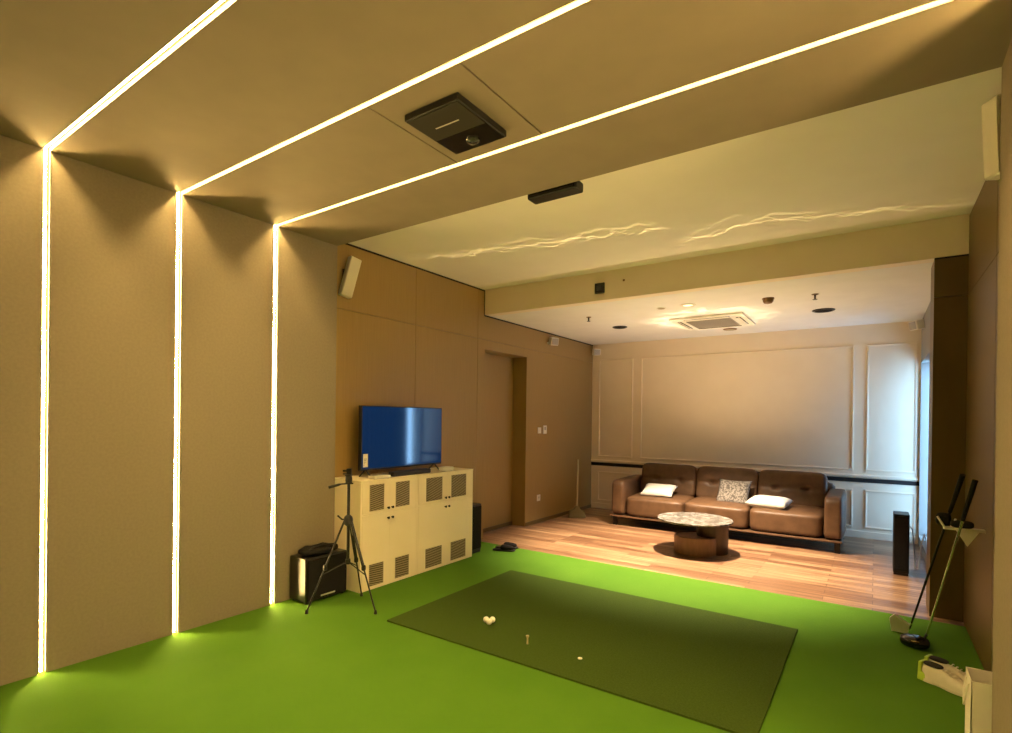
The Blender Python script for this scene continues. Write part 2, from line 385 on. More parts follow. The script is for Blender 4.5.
curtain('curtain', WY0+.01, 7.73, 'sheer_dark', 'dark blue grey curtain drawn over the lounge window, seen only in the television')
curtain('curtain', 7.74, 8.06, 'sheer', 'paler curtain at the far side of the lounge window, seen only in the television')

# far wall with its mouldings
struct(B(-4.3, XLR+.3, YF, YF+.15, 0, 3.2).build('wall_far', 'far_wall'))
def frame(mb, x0, x1, z0, z1, wd=.026, d=.008):
    for (a, b, c, e) in ((x0, x1, z0, z0+wd), (x0, x1, z1-wd, z1), (x0, x0+wd, z0+wd, z1-wd), (x1-wd, x1, z0+wd, z1-wd)):
        mb.box(a, b, YF-d, YF, c, e)
        mb.box(a+.009, b-.009 if b-a > .02 else b, YF-d-.005, YF-d, c+.009, e-.009)
t = MB()
for x0, x1 in ((-3.88, -3.27), (-3.14, -.23), (-.10, .43)):
    frame(t, x0, x1, .875, 2.52)
for x0, x1 in ((-3.88, -3.27), (-3.14, -.92), (-.80, -.23), (-.10, .43)):
    frame(t, x0, x1, .13, .63)
struct(t.build('trim_2', 'far_wall', bevel=.003))
struct(B(XLW, XLR, YF-.02, YF, .795, .825).build('trim_3', 'far_wall', bevel=.004))
struct(B(XLW, XLR, YF-.006, YF, .725, .778).build('trim_4', 'black_gap'))
struct(B(XLW+.012, XLR, YF-.014, YF, 0, .09).build('baseboard_far', 'far_wall', bevel=.003))

# ------------------------------------------------------------------ led strips
def led(y, label):
    t = thing('led_light_strip', (XL, y, 0), label, 'strip light', 'warm strip lights round the walls and ceiling')
    a, b = y-SW/2, y+SW/2
    ch = MB(); th = .002
    # wall left / ceiling / wall right: two thin side walls and a back each
    for q0, q1 in ((a, a+th), (b-th, b)):
        ch.box(XL-SD-.004, XL+.0006, q0, q1, .004, H+SD); ch.box(XR-.0006, XR+SD+.004, q0, q1, .004, H+SD)
        ch.box(XL, XR, q0, q1, H-.0006, H+SD+.004)
    ch.box(XL-SD-.004, XL-SD-.0002, a, b, .004, H+SD); ch.box(XR+SD+.0002, XR+SD+.004, a, b, .004, H+SD); ch.box(XL-SD, XR+SD, a, b, H+SD+.0002, H+SD+.004)
    ch.build('channel', 'led_side', t)
    for mb in (MB().box(XL-SD, XL-SD+.004, y-LW/2, y+LW/2, .006, H+SD-.004), MB().box(XR+SD-.004, XR+SD, y-LW/2, y+LW/2, .006, H+SD-.004), MB().box(XL-SD, XR+SD, y-LW/2, y+LW/2, H+SD-.004, H+SD)):
        mb.build('light_bar', 'led', t)
led(STRIPS[0], 'leftmost warm strip light, running up the wall and over the ceiling nearest the viewer')
led(STRIPS[1], 'middle one of the three warm strip lights, up wall and ceiling before the tee camera')
led(STRIPS[2], 'farthest warm strip light, up the wall beside the black box speaker')

# ------------------------------------------------------------------ hitting mat, balls, tee
tag(B(-2.925, -.44, 2.735, 4.355, .0, .012).build('hitting_mat', 'mat', base=(-1.7, 3.5, 0)), 'large dark green rectangular hitting mat laid in the bright turf', 'mat')
R = .0215
for (x, y), lab in (((-2.312, 3.128), 'white golf ball on the dark mat, left one of the three'), ((-2.274, 3.152), 'white golf ball on the dark mat, right one of the three'), ((-2.270, 3.107), 'white golf ball on the dark mat, nearest the viewer of the three')):
    o = MB().superbox((x, y, .012+R), (R, R, R), 2, 8).build('golf_ball', 'ball', smooth=True, base=(x, y, .012), angle=180)
    tag(o, lab, 'ball', 'golf balls on the mat')
tag(MB().lathe([(.006, 0), (.005, .03), (.006, .042), (.011, .052), (.011, .056)], (-1.87, 2.99, .012), 16).build('golf_tee', 'glass_wood', smooth=True, base=(-1.87, 2.99, .012)), 'small pale golf tee standing in the middle of the dark mat', 'tee')
tag(MB().lathe([(.014, 0), (.014, .004), (.004, .006)], (-1.49, 3.0, .012), 14).build('ball_marker', 'white_plastic', smooth=True, base=(-1.49, 3.0, .012)), 'tiny pale marker disc lying on the dark mat right of the tee', 'marker')

# ------------------------------------------------------------------ tee camera and dark unit on ceiling
t = thing('tee_camera', (-1.76, 2.09, H), 'flat black camera unit with a round lens mounted on the ceiling panel', 'camera')
MB().box(-1.945, -1.60, 1.895, 2.295, H-.036, H).build('housing', 'black_plastic', t, bevel=.006)
MB().box(-1.935, -1.61, 1.905, 2.12, H-.040, H-.0362).build('grey_cover', mat('grey cover', (.018, .016, .009), .5), t)
MB().box(-1.935, -1.61, 2.125, 2.285, H-.039, H-.0362).build('glossy_cover', mat('lens cover', (.004, .0035, .003), .3, spec=.25), t)
MB().box(-1.85, -1.70, 2.02, 2.028, H-.0412, H-.0402).build('badge', 'alu', t)
MB().lathe([(.036, 0), (.036, -.01), (.029, -.018), (.012, -.022)], (-1.755, 2.205, H-.0392), 28).build('lens', mat('lens glass', (.03, .03, .026), .12, spec=.6), t, smooth=True)
t = thing('ceiling_sensor', (-1.77, 3.10, ZC), 'dark bar-shaped unit hanging just behind the front ceiling edge', 'sensor')
MB().box(-1.955, -1.585, YS+.02, YS+.13, 2.975, 3.04).build('housing', 'black_plastic', t, bevel=.012)
MB().box(-1.80, -1.74, YS+.045, YS+.105, 3.04, ZC).build('mount', 'dark_metal', t)
MB().box(-1.94, -1.60, YS+.012, YS+.021, 2.985, 3.01).build('front_window', 'gloss_black', t)

# ------------------------------------------------------------------ speakers on the walls
def bar_speaker(name, c, size, rots, label, wallpt):
    t = thing(name, c, label, 'speaker', 'slim white wall speakers')
    mx = Matrix.Translation(Vector(c))
    for ax, dg in rots: mx = mx @ Matrix.Rotation(math.radians(dg), 4, ax)
    hx, hy, hz = [q/2 for q in size]
    MB().box(-hx, hx*.82, -hy, hy, -hz, hz, mx).build('cabinet', 'white_plastic', t, bevel=.006)
    MB().box(hx*.83, hx, -hy*.94, hy*.94, -hz*.97, hz*.97, mx).build('grille', mat('speaker grille', (.74, .68, .56), .7), t, bevel=.003)
    p = mx @ Vector((-hx, 0, 0)); q = Vector(wallpt)
    MB().tube([p, (p+q)/2, q], .018, 10).build('bracket', 'black_plastic', t, smooth=True)
    d = (q-p).normalized()
    e = MB().box(q.x-.012 if q.x > 0 else q.x, q.x if q.x > 0 else q.x+.012, q.y-.05, q.y+.05, q.z-.08, q.z+.08)
    e.build('wall_plate', 'black_plastic', t, bevel=.002)
    return t
bar_speaker('wall_speaker', (-3.885, 3.145, 2.745), (.075, .105, .36), [('Z', -12), ('X', -13), ('Y', 4)], 'slim white speaker tilted on the left veneer wall above the cabinets', (-4.0, 3.2, 2.76))
bar_speaker('wall_speaker', (.462, 3.42, 2.86), (.07, .085, .37), [('Z', 215), ('Y', 3)], 'slim white speaker high on the right wall under the ceiling', (.566, 3.36, 2.86))
def small_speaker(c, wallpt, yawd, label):
    t = thing('small_speaker', c, label, 'speaker', 'small white satellite speakers')
    mx = Matrix.Translation(Vector(c)) @ Matrix.Rotation(math.radians(yawd), 4, 'Z') @ Matrix.Rotation(math.radians(12), 4, 'Y')
    MB().box(-.05, .045, -.06, .06, -.055, .055, mx).build('cabinet', 'white_plastic', t, bevel=.008)
    MB().box(.045, .05, -.05, .05, -.045, .045, mx).build('grille', 'grey_plastic', t, bevel=.003)
    MB().tube([mx @ Vector((-.05, 0, 0)), wallpt], .014, 8).build('bracket', 'white_plastic', t, smooth=True)
small_speaker((-3.91, 6.88, 2.645), (-4.0, 6.84, 2.62), -35, 'small white speaker on the left wall above the door side')
small_speaker((-3.88, 8.28, 2.64), (-3.93, 8.39, 2.64), -50, 'small speaker in the far left corner under the ceiling')
small_speaker((.385, 7.9, 2.655), (.46, 7.93, 2.66), 215, 'small white speaker in the far right corner near the window')

# ------------------------------------------------------------------ wall switches
def plate(x, y, z, w, h, label, name, cat, extra):
    t = thing(name, (x, y, z), label, cat)
    MB().box(x, x+.009, y-w/2, y+w/2, z-h/2, z+h/2).build('plate', 'white_plastic', t, bevel=.002)
    if extra == 'rocker': MB().box(x+.009, x+.013, y-w*.3, y+w*.3, z-h*.32, z+h*.32).build('rocker', 'white_plastic', t, bevel=.001)
    if extra == 'display': MB().box(x+.009, x+.0105, y-w*.25, y+w*.25, z-.005, z+h*.35).build('display', 'grey_plastic', t)
    if extra == 'socket':
        e = MB()
        for dy, dz in ((-.012, .01), (.012, .01), (0, -.012)): e.box(x+.0085, x+.0095, y+dy-.004, y+dy+.004, z+dz-.007, z+dz+.007)
        e.build('socket_hole', 'black_gap', t)
plate(XLW, 6.645, 1.335, .086, .086, 'white square light switch right of the door', 'light_switch', 'switch', 'rocker')
plate(XLW, 6.80, 1.345, .095, .12, 'white thermostat with small grey display beside the light switch', 'thermostat', 'thermostat', 'display')
plate(XLW, 6.645, .36, .086, .09, 'white power socket low on the wall right of the door', 'power_socket', 'socket', 'socket')

# ------------------------------------------------------------------ cabinets
XF = -3.58; ZT = .95
def clip_z(poly, z0, z1):
    for zc, keep in ((z0, lambda z: z >= z0), (z1, lambda z: z <= z1)):
        out = []
        for i in range(len(poly)):
            p, q = poly[i], poly[(i+1) % len(poly)]
            kp, kq = keep(p[1]), keep(q[1])
            if kp: out.append(p)
            if kp != kq:
                k = (zc-p[1])/(q[1]-p[1]); out.append((p[0]+(q[0]-p[0])*k, zc))
        poly = out
        if not poly: return []
    return poly
def vent(y0, y1, z0, z1, parent):
    e = MB().box(XF+.0012, XF+.0022, y0, y1, z0, z1); e.build('vent', 'vent_dark', parent)
    v = MB(); sl = -.38; dz = .0165; n = int((z1-z0)/dz)+8
    for k in range(-8, n+8):
        zb = z0+k*dz
        poly = clip_z([(y0, zb), (y1, zb+sl*(y1-y0)), (y1, zb+sl*(y1-y0)+dz*.5), (y0, zb+dz*.5)], z0, z1)
        if len(poly) >= 3: v.prism(poly, 0, XF+.002, XF+.006)
    for (a, b, c, d) in ((y0-.004, y1+.004, z0-.004, z0), (y0-.004, y1+.004, z1, z1+.004), (y0-.004, y0, z0, z1), (y1, y1+.004, z0, z1)):
        v.box(XF+.001, XF+.005, a, b, c, d)
    v.build('louvre', 'vent', parent)
def cabinet(y0, y1, vents, knobs_u, knobs_l, label):
    t = thing('vented_cabinet', ((XLW+XF)/2, (y0+y1)/2, 0), label, 'cabinet', 'cream cabinets below the television')
    th = .018; b = MB()
    b.box(XLW+.005, XF-.02, y0, y1, 0, ZT-th).box(XF-.02, XF, y0, y0+th, 0, ZT-th).box(XF-.02, XF, y1-th, y1, 0, ZT-th)
    b.box(XF-.02, XF, y0+th, y1-th, 0, .016).box(XF-.02, XF-.001, y0+th, y1-th, .648, .662)
    b.build('body', 'cab', t, bevel=.0015)
    MB().box(XLW+.005, XF+.004, y0, y1, ZT-th, ZT).build('top_board', 'cab', t, bevel=.002)
    ym = (vents[0][1]+vents[1][0])/2
    for i, (a, c) in enumerate(((y0+th+.002, ym-.0003), (ym+.0003, y1-th-.002))):
        for z0, z1, vz, kn in ((.664, ZT-th-.002, (.685, .905), knobs_u), (.018, .646, (.035, .215), knobs_l)):
            d = MB().box(XF-.0195, XF+.001, a, c, z0, z1).build('door', 'cab', t)
            vent(vents[i][0], vents[i][1], vz[0], vz[1], d)
            ky = ym+(-.025 if i == 0 else .025); kz = kn
            MB().lathe([(.006, 0), (.006, .010), (.011, .014), (.012, .020), (.006, .024)], (0, 0, 0), 14, Matrix.Translation((XF+.001, ky, kz)) @ Matrix.Rotation(PI/2, 4, 'Y')).build('knob', 'dark_metal', d, smooth=True)
cabinet(3.034, 3.712, ((3.135, 3.29), (3.44, 3.605)), .69, .60, 'cream cabinet with louvred vents, left one nearest the tripod')
cabinet(3.714, 4.57, ((3.84, 4.065), (4.215, 4.445)), .69, .60, 'wider cream cabinet with louvred vents, right one nearest the door')

# ------------------------------------------------------------------ tv and things on the cabinets
t = thing('television', (-3.77, 3.70, ZT), 'flat screen television with a blue reflection standing on the cream cabinets', 'television')
ty0, ty1, tz0, tz1 = 3.185, 4.255, 1.015, 1.60
MB().box(-3.80, -3.757, ty0, ty1, tz0, tz1).box(-3.85, -3.80, ty0+.15, ty1-.15, tz0+.05, tz1-.2).build('casing', 'black_plastic', t, bevel=.004)
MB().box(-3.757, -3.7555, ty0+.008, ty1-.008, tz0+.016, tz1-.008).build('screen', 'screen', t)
MB().box(-3.7555, -3.755, ty0+.02, ty0+.075, tz0+.03, tz0+.15).build('energy_sticker', 'white_plastic', t)
e = MB()
for k in range(5): e.box(-3.755, -3.7545, ty0+.025, ty0+.035+.007*k, tz0+.045+.014*k, tz0+.052+.014*k)
e.build('sticker_bar', 'grey_plastic', t)
for y in (3.25, 4.16):
    f = MB()
    for s in (-1, 1):
        f.tube([(-3.775, y, tz0+.01), (-3.775+s*.05, y, ZT+.03), (-3.775+s*.08, y, ZT+.007)], .007, 8)
    f.build('foot', 'black_plastic', t, smooth=True)
tag(MB().box(-3.70, -3.62, 3.45, 3.95, ZT, ZT+.045).build('sound_bar', 'black_plastic', base=(-3.66, 3.7, ZT), bevel=.012), 'low black bar box lying on the cabinets in front of the television', 'sound bar')
o = thing('set_top_box', (-3.63, 3.28, ZT), 'small flat white box on the cabinet left of the black bar', 'box')
MB().box(-3.675, -3.585, 3.19, 3.38, ZT+.004, ZT+.03).build('case', 'white_plastic', o, bevel=.006)
MB().box(-3.665, -3.595, 3.20, 3.37, ZT, ZT+.004).build('foot', 'grey_plastic', o)
o = thing('router', (-3.63, 4.19, ZT), 'small rounded white device on the cabinet right of the black bar', 'router')
MB().superbox((-3.63, 4.19, ZT+.026), (.05, .085, .022), 4, 8).build('case', 'white_plastic', o, smooth=True)
MB().box(-3.66, -3.60, 4.13, 4.25, ZT, ZT+.008).build('foot', 'grey_plastic', o)

# ------------------------------------------------------------------ black box by the wall with folded bag
t = thing('black_subwoofer', (-3.79, 2.79, 0), 'black box speaker on the turf by the farthest strip light', 'speaker')
bx0, bx1, by0, by1, bz = -3.905, -3.685, 2.585, 2.985, .365
MB().box(bx0, bx1, by0, by1, .012, bz).build('cabinet', 'black_satin', t, bevel=.012, bseg=3)
MB().box(bx1, bx1+.012, by0+.012, by1-.012, .03, bz-.015).build('grille', 'black_matte', t, bevel=.006)
MB().box(bx1+.012, bx1+.0135, by0+.13, by0+.27, .042, .054).build('badge', 'alu', t)
for x in (bx0+.03, bx1-.03):
    for y in (by0+.03, by1-.03): MB().lathe([(.018, 0), (.015, .012)], (x, y, 0), 12).build('foot', 'black_plastic', t)
t = thing('folded_bag', (-3.79, 2.79, bz), 'folded black soft bag lying on top of the black box speaker', 'bag')
def lump(q, w):
    k = 1+.18*math.sin(7*q[1]+2*q[0])+.10*math.sin(13*q[1]+1.3)
    return Vector((w.x, w.y, w.z*(k if q[2] > 0 else 1)))
MB().superbox((-3.79, 2.775, bz+.030), (.085, .165, .030), 3.5, 14, fn=lump).build('bag_body', 'black_matte', t, smooth=True, angle=180)
MB().tube([(-3.74, 2.65, bz+.05), (-3.735, 2.70, bz+.075), (-3.735, 2.80, bz+.08), (-3.74, 2.88, bz+.05)], .008, 8).build('strap', 'black_plastic', t, smooth=True)

# ------------------------------------------------------------------ tripod
tc = Vector((-3.395, 2.757, 0))
t = thing('camera_tripod', tc, 'black camera tripod with pan handle standing before the cream cabinets', 'tripod')
feet = [Vector((-3.53, 2.485, 0)), Vector((-3.11, 2.79, 0)), Vector((-3.515, 3.0, 0))]
hub = tc+Vector((0, 0, .69))
MB().tube([tc+Vector((0, 0, .34)), tc+Vector((0, 0, .985))], .0115, 12).build('centre_column', 'black_plastic', t, smooth=True)
MB().lathe([(.016, -.05), (.034, -.035), (.036, .0), (.030, .022), (.016, .035)], hub, 20).build('shoulder', 'black_plastic', t, smooth=True)
for fpt in feet:
    d = (fpt-tc); d.z = 0; dn = d.normalized()
    a = hub+dn*.030+Vector((0, 0, -.01)); b = fpt+Vector((0, 0, .012)); mdl = a.lerp(b, .52)
    lg = MB(); sd = Vector((-dn.y, dn.x, 0))*.008
    lg.tube([a+sd, mdl+sd], .0058, 8).tube([a-sd, mdl-sd], .0058, 8)
    lo = lg.build('leg', 'black_satin', t, smooth=True)
    MB().tube([a.lerp(b, .2), b], .0062, 10).build('lower_leg', 'black_satin', lo, smooth=True)
    MB().superbox(mdl, (.014, .014, .022), 4, 5).build('leg_clamp', 'black_plastic', lo, smooth=True)
    MB().lathe([(.013, 0), (.011, .018), (.007, .03)], fpt, 12).build('rubber_foot', 'black_plastic', lo, smooth=True)
    MB().tube([tc+Vector((0, 0, .36)), a.lerp(b, .60)], .004, 8).build('brace', 'black_plastic', t, smooth=True)
MB().lathe([(.018, -.02), (.020, 0), (.018, .02)], tc+Vector((0, 0, .36)), 14).build('spreader', 'black_plastic', t, smooth=True)
rd = Vector((r2.x, r2.y, 0)).normalized()
MB().tube([hub, hub-rd*.05+Vector((0, 0, .0)), hub-rd*.085+Vector((0, 0, .03))], [.007, .006, .007], 8).build('crank', 'dark_metal', t, smooth=True)
hd = tc+Vector((0, 0, .985))
MB().superbox(hd+Vector((0, 0, .022)), (.022, .022, .028), 4, 6).lathe([(.026, 0), (.026, .012)], hd-Vector((0, 0, .012)), 16).build('pan_head', 'black_plastic', t, smooth=True)
MB().tube([hd+rd*.035+Vector((0, 0, -.012)), hd-Vector((0, 0, .012)), hd-rd*.06-Vector((0, 0, .018)), hd-rd*.075-Vector((0, 0, .022)), hd-rd*.155-Vector((0, 0, .045))], [.006, .006, .006, .010, .012], 10).build('pan_handle', 'black_plastic', t, smooth=True)
mx = Matrix.Translation(hd+Vector((0, 0, .05))) @ Matrix.Rotation(yaw, 4, 'Z')
MB().box(-.022, .022, -.03, .03, -.004, .008, mx).build('quick_plate', 'black_plastic', t, bevel=.002)
MB().box(-.014, .022, -.018, .012, .008, .055, mx).box(-.045, -.014, -.012, .006, .030, .045, mx).box(-.045, -.014, -.012, .006, .0085, .018, mx).build('phone_clamp', 'black_plastic', t, bevel=.003)

# ------------------------------------------------------------------ tower speakers, slippers
def tower(x0, x1, y0, y1, h, face, label):
    t = thing('tower_speaker', ((x0+x1)/2, (y0+y1)/2, 0), label, 'speaker')
    MB().box(x0, x1, y0, y1, .025, h).build('cabinet', 'black_plastic', t, bevel=.005)
    MB().box(x0+.004, x1-.004, y0+.004, y1-.004, 0, .025).build('plinth', 'black_plastic', t, bevel=.003)
    if face == 'x': MB().box(x1, x1+.01, y0+.008, y1-.008, .05, h-.02).build('grille', 'black_matte', t, bevel=.003)
    else: MB().box(x0+.008, x1-.008, y0-.01, y0, .05, h-.02).build('grille', 'black_matte', t, bevel=.003)
tower(-3.86, -3.635, 4.60, 4.80, .54, 'x', 'black tower speaker on the turf right of the cream cabinets')
tower(.163, .290, 6.55, 6.80, .60, 'y', 'black tower speaker on the wood floor near the window')
tag(MB().tube([(.270, 6.803, .50), (.325, 6.84, .42), (.345, 6.86, .2), (.355, 6.9, .007), (.385, 6.94, .007), (.40, 6.96, .20), (.43, 7.0, .36), (.445, 7.02, .30)], .006, 8).build('speaker_cable', 'cable', smooth=True, base=(.36, 6.9, 0)), 'thin pale cable looping down beside the right tower speaker', 'cable')
def slipper(c, ang, label):
    t = thing('slipper', c, label, 'slipper', 'dark slippers at the turf edge')
    mx = Matrix.Translation(Vector(c)) @ Matrix.Rotation(math.radians(ang), 4, 'Z')
    MB().superbox((0, 0, .012), (.13, .048, .012), 3, 10, mx).build('sole', 'black_plastic', t, smooth=True, angle=180)
    def up(q, w): return Vector((w.x, w.y*(1-.12*q[0]), w.z*(1+.35*q[0]*-1)))
    MB().superbox((.035, 0, .038), (.078, .046, .030), 2.6, 10, mx, up).build('upper', 'black_matte', t, smooth=True, angle=180)
slipper((-3.445, 4.985, .0), 24, 'dark slipper on the turf edge before the door, left one of the pair')
slipper((-3.485, 5.105, .0), 24, 'dark slipper on the turf edge before the door, right one of the pair')

# ------------------------------------------------------------------ broom in the far corner
t = thing('floor_broom', (-3.74, 7.36, 0), 'pale olive broom standing upright against the left wall in the far corner', 'broom')
MB().prism([(-.135, 0), (.135, 0), (.115, .10), (.05, .13), (.03, .18), (-.03, .18), (-.05, .13), (-.115, .10)], 1, -.035, .035, Matrix.Translation((-3.74, 7.36, 0)) @ Matrix.Rotation(math.radians(35), 4, 'Z')).build('broom_head', 'olive', t, bevel=.012)
MB().tube([(-3.74, 7.36, .17), (-3.78, 7.46, .88)], [.018, .014], 10).build('handle', mat('pale handle', (.46, .40, .24), .4), t, smooth=True)

# ------------------------------------------------------------------ sofa
sx0, sx1, sy0, sy1 = -3.10, -.29, 7.15, 8.22
t = thing('leather_sofa', ((sx0+sx1)/2, (sy0+sy1)/2, 0), 'long brown leather three seat sofa against the panelled far wall', 'sofa')
MB().box(sx0, sx1, sy0, sy1, .125, .148).build('base_rail', noisy(mat('rail leather', (.2, .1, .05), .3), (.09, .048, .026), (.12, .065, .035)), t, bevel=.008)
for x in (sx0+.05, sx1-.05):
    for y in (sy0+.06, sy1-.06): MB().box(x-.03, x+.03, y-.012, y+.012, 0, .125).build('leg', 'dark_metal', t, bevel=.003)
for x0, x1 in ((sx0, sx0+.19), (sx1-.19, sx1)):
    def armf(q, w): return Vector((w.x, w.y, w.z*(1+.03*q[1]) if q[2] > 0 else w.z))
    MB().superbox(((x0+x1)/2, (sy0+sy1-.05)/2, .398), ((x1-x0)/2, (sy1-sy0-.05)/2, .252), 9, 16, fn=armf).build('armrest', 'leather', t, smooth=True, angle=180)
MB().superbox(((sx0+sx1)/2, 8.12, .48), ((sx1-sx0)/2-.12, .08, .28), 8, 12).build('back_frame', 'leather', t, smooth=True, angle=180)
cx = [-2.905, -2.09, -1.285, -.485]
for i in range(3):
    a, b = cx[i], cx[i+1]
    def seatf(q, w):
        z = w.z*(1-.10*q[1]*-1) if q[2] > 0 else w.z
        return Vector((w.x, w.y, z))
    MB().superbox(((a+b)/2, 7.52, .291), ((b-a)/2-.001, .358, .144), 8, 22, fn=seatf).build('seat_cushion', 'leather', t, smooth=True, angle=180)
    mx = Matrix.Translation(((a+b)/2, 7.90, .615)) @ Matrix.Rotation(math.radians(-13), 4, 'X')
    hw = (b-a)/2-.003
    def backf(q, w):
        y = w.y
        if q[1] < 0:
            d = 0
            for bxp in (-.45, .45): d += .050*math.exp(-(((q[0]-bxp)/.10)**2+((q[2]-.02)/.12)**2))
            d += .008*math.exp(-((q[2]-.02)/.10)**2)
            y += d
        return Vector((w.x, y, w.z))
    bc = MB().superbox((0, 0, 0), (hw, .115, .238), 8, 26, mx, backf).build('back_cushion', 'leather', t, smooth=True, angle=180)
    for k in (-.45, .45):
        MB().superbox(mx @ Vector((k*hw, -.062, .004)), (.014, .008, .014), 2, 5).build('button', 'leather', bc, smooth=True, angle=180)
def pillow(name, c, w, h, th, mx3, m, label):
    t = MB(); n = 14; vs = []; fs = []
    for s in (1, -1):
        for j in range(n+1):
            for i in range(n+1):
                u = -1+2*i/n; v = -1+2*j/n
                k = max(0, (1-u**4))*max(0, (1-v**4)); zz = s*th*(k**.45)
                px = u*w/2*(1-.07*(1-v*v)); py = v*h/2*(1-.07*(1-u*u))
                vs.append((px, py, zz))
    N1 = (n+1)*(n+1)
    for s in (0, 1):
        for j in range(n):
            for i in range(n):
                q = [s*N1+j*(n+1)+i, s*N1+j*(n+1)+i+1, s*N1+(j+1)*(n+1)+i+1, s*N1+(j+1)*(n+1)+i]
                fs.append(q if s == 0 else q[::-1])
    mx = Matrix.Translation(Vector(c)) @ mx3
    t.add(vs, fs, mx); o = t.build(name, m, smooth=True, base=c, angle=180)
    bm = bmesh.new(); bm.from_mesh(o.data); bmesh.ops.remove_doubles(bm, verts=bm.verts[:], dist=.0008); bmesh.ops.recalc_face_normals(bm, faces=bm.faces[:]); bm.to_mesh(o.data); bm.free()
    for p in o.data.polygons: p.use_smooth = True
    return tag(o, label, 'cushion', 'throw cushions on the leather sofa')
RX = lambda d: Matrix.Rotation(math.radians(d), 4, 'X')
RZ = lambda d: Matrix.Rotation(math.radians(d), 4, 'Z')
RY = lambda d: Matrix.Rotation(math.radians(d), 4, 'Y')
pillow('throw_cushion', (-2.53, 7.52, .505), .46, .34, .05, RZ(2) @ RX(20), 'pillow_white', 'white cushion leaning on the left seat of the sofa')
pillow('throw_cushion', (-1.55, 7.62, .548), .42, .38, .065, RZ(-4) @ RX(58), 'pillow_pat', 'grey patterned cushion leaning on the sofa back in the middle')
pillow('throw_cushion', (-1.09, 7.44, .488), .48, .34, .065, RZ(-8) @ RX(6), 'pillow_white', 'plump white cushion lying flat on the right seat of the sofa')

# ------------------------------------------------------------------ coffee table
tx, ty = -1.69, 6.28
t = thing('coffee_table', (tx, ty, 0), 'round coffee table with marble top on two brown drums before the sofa', 'table')
MB().lathe([(.395, 0), (.41, .006), (.41, .022), (.404, .028)], (tx, ty, .357), 64).build('marble_top', 'marble', t, smooth=True)
MB().lathe([(.225, 0), (.235, .006), (.235, .194), (.228, .2), (.215, .2), (.215, .19)], (tx+.02, ty-.02, 0), 48).build('low_drum', 'drum', t, smooth=True)
MB().lathe([(.165, 0), (.17, .006), (.17, .353), (.165, .357)], (tx+.175, ty+.10, 0), 48).build('tall_drum', 'drum_dark', t, smooth=True)

# ------------------------------------------------------------------ ceiling fittings of the lounge
ax, ay = -1.72, 7.13
t = thing('ceiling_air_conditioner', (ax, ay, ZB), 'white square ceiling air conditioner with a grey centre grille above the sofa', 'air conditioner')
MB().box(ax-.43, ax+.43, ay-.43, ay+.43, ZB-.028, ZB).build('panel', 'white_plastic', t, bevel=.012, bseg=3)
e = MB().box(ax-.265, ax+.265, ay-.265, ay+.265, ZB-.034, ZB-.028)
for k in range(22): yk = ay-.255+k*.0235; e.box(ax-.255, ax+.255, yk, yk+.010, ZB-.040, ZB-.034)
e.build('grille', 'grey_plastic', t)
for k in range(4):
    mx = Matrix.Translation((ax, ay, 0)) @ RZ(90*k)
    sl = MB().box(-.27, .27, .325, .375, ZB-.0295, ZB-.0278, mx).build('slot', 'vent_dark', t)
    MB().box(-.26, .26, .33, .362, -.002, .002, Matrix.Translation((ax, ay, ZB-.034)) @ RZ(90*k) @ rot((0, .345, 0), 'X', 18)).build('vane', 'white_plastic', sl)
def disc(name, x, y, r, m1, m2, label, cat, group=None, z=ZB, d=.012):
    t = thing(name, (x, y, z), label, cat, group)
    MB().lathe([(r, 0), (r, -d*.5), (r*.9, -d), (r*.78, -d)], (x, y, z), 32).build('rim', m1, t, smooth=True)
    MB().lathe([(r*.77, -d*.6), (r*.77, -d*1.08), (r*.3, -d*1.2)], (x, y, z), 32).build('face', m2, t, smooth=True)
disc('ceiling_speaker', -2.91, 6.95, .10, 'dark_metal', 'black_matte', 'dark round ceiling speaker left of the air conditioner', 'speaker', 'round ceiling speakers')
disc('ceiling_speaker', -.50, 7.07, .115, 'dark_metal', 'black_matte', 'dark round ceiling speaker right of the air conditioner', 'speaker', 'round ceiling speakers')
t = thing('downlight', (-1.72, 6.01, ZB), 'round pale downlight in the lounge ceiling before the air conditioner', 'lamp', 'round downlights')
MB().lathe([(.085, 0), (.085, -.006), (.07, -.012), (.06, -.010), (.052, -.002)], (-1.72, 6.01, ZB), 32).build('rim', 'white_plastic', t, smooth=True)
MB().lathe([(.05, -.001), (.05, -.004)], (-1.72, 6.01, ZB), 24).build('bulb', mat('lit bulb', (.9, .8, .6), .4, emit=(1, .72, .42), es=2.0), t)
disc('downlight', -1.67, 7.86, .09, 'brown_plastic', 'vent', 'round brown unlit downlight behind the air conditioner', 'lamp', 'round downlights')
disc('ceiling_vent', -2.02, 6.02, .05, 'white_plastic', 'vent', 'tiny round fitting left of the pale downlight', 'vent', d=.008)
t = thing('smoke_detector', (-.93, 6.11, ZB), 'brown dome smoke detector on the lounge ceiling right of the air conditioner', 'smoke detector')
MB().lathe([(.058, 0), (.058, -.012)], (-.93, 6.11, ZB), 28).build('base', 'brown_plastic', t, smooth=True)
MB().lathe([(.052, -.012), (.050, -.035), (.036, -.052), (.012, -.058)], (-.93, 6.11, ZB), 28).build('dome', 'brown_plastic', t, smooth=True)
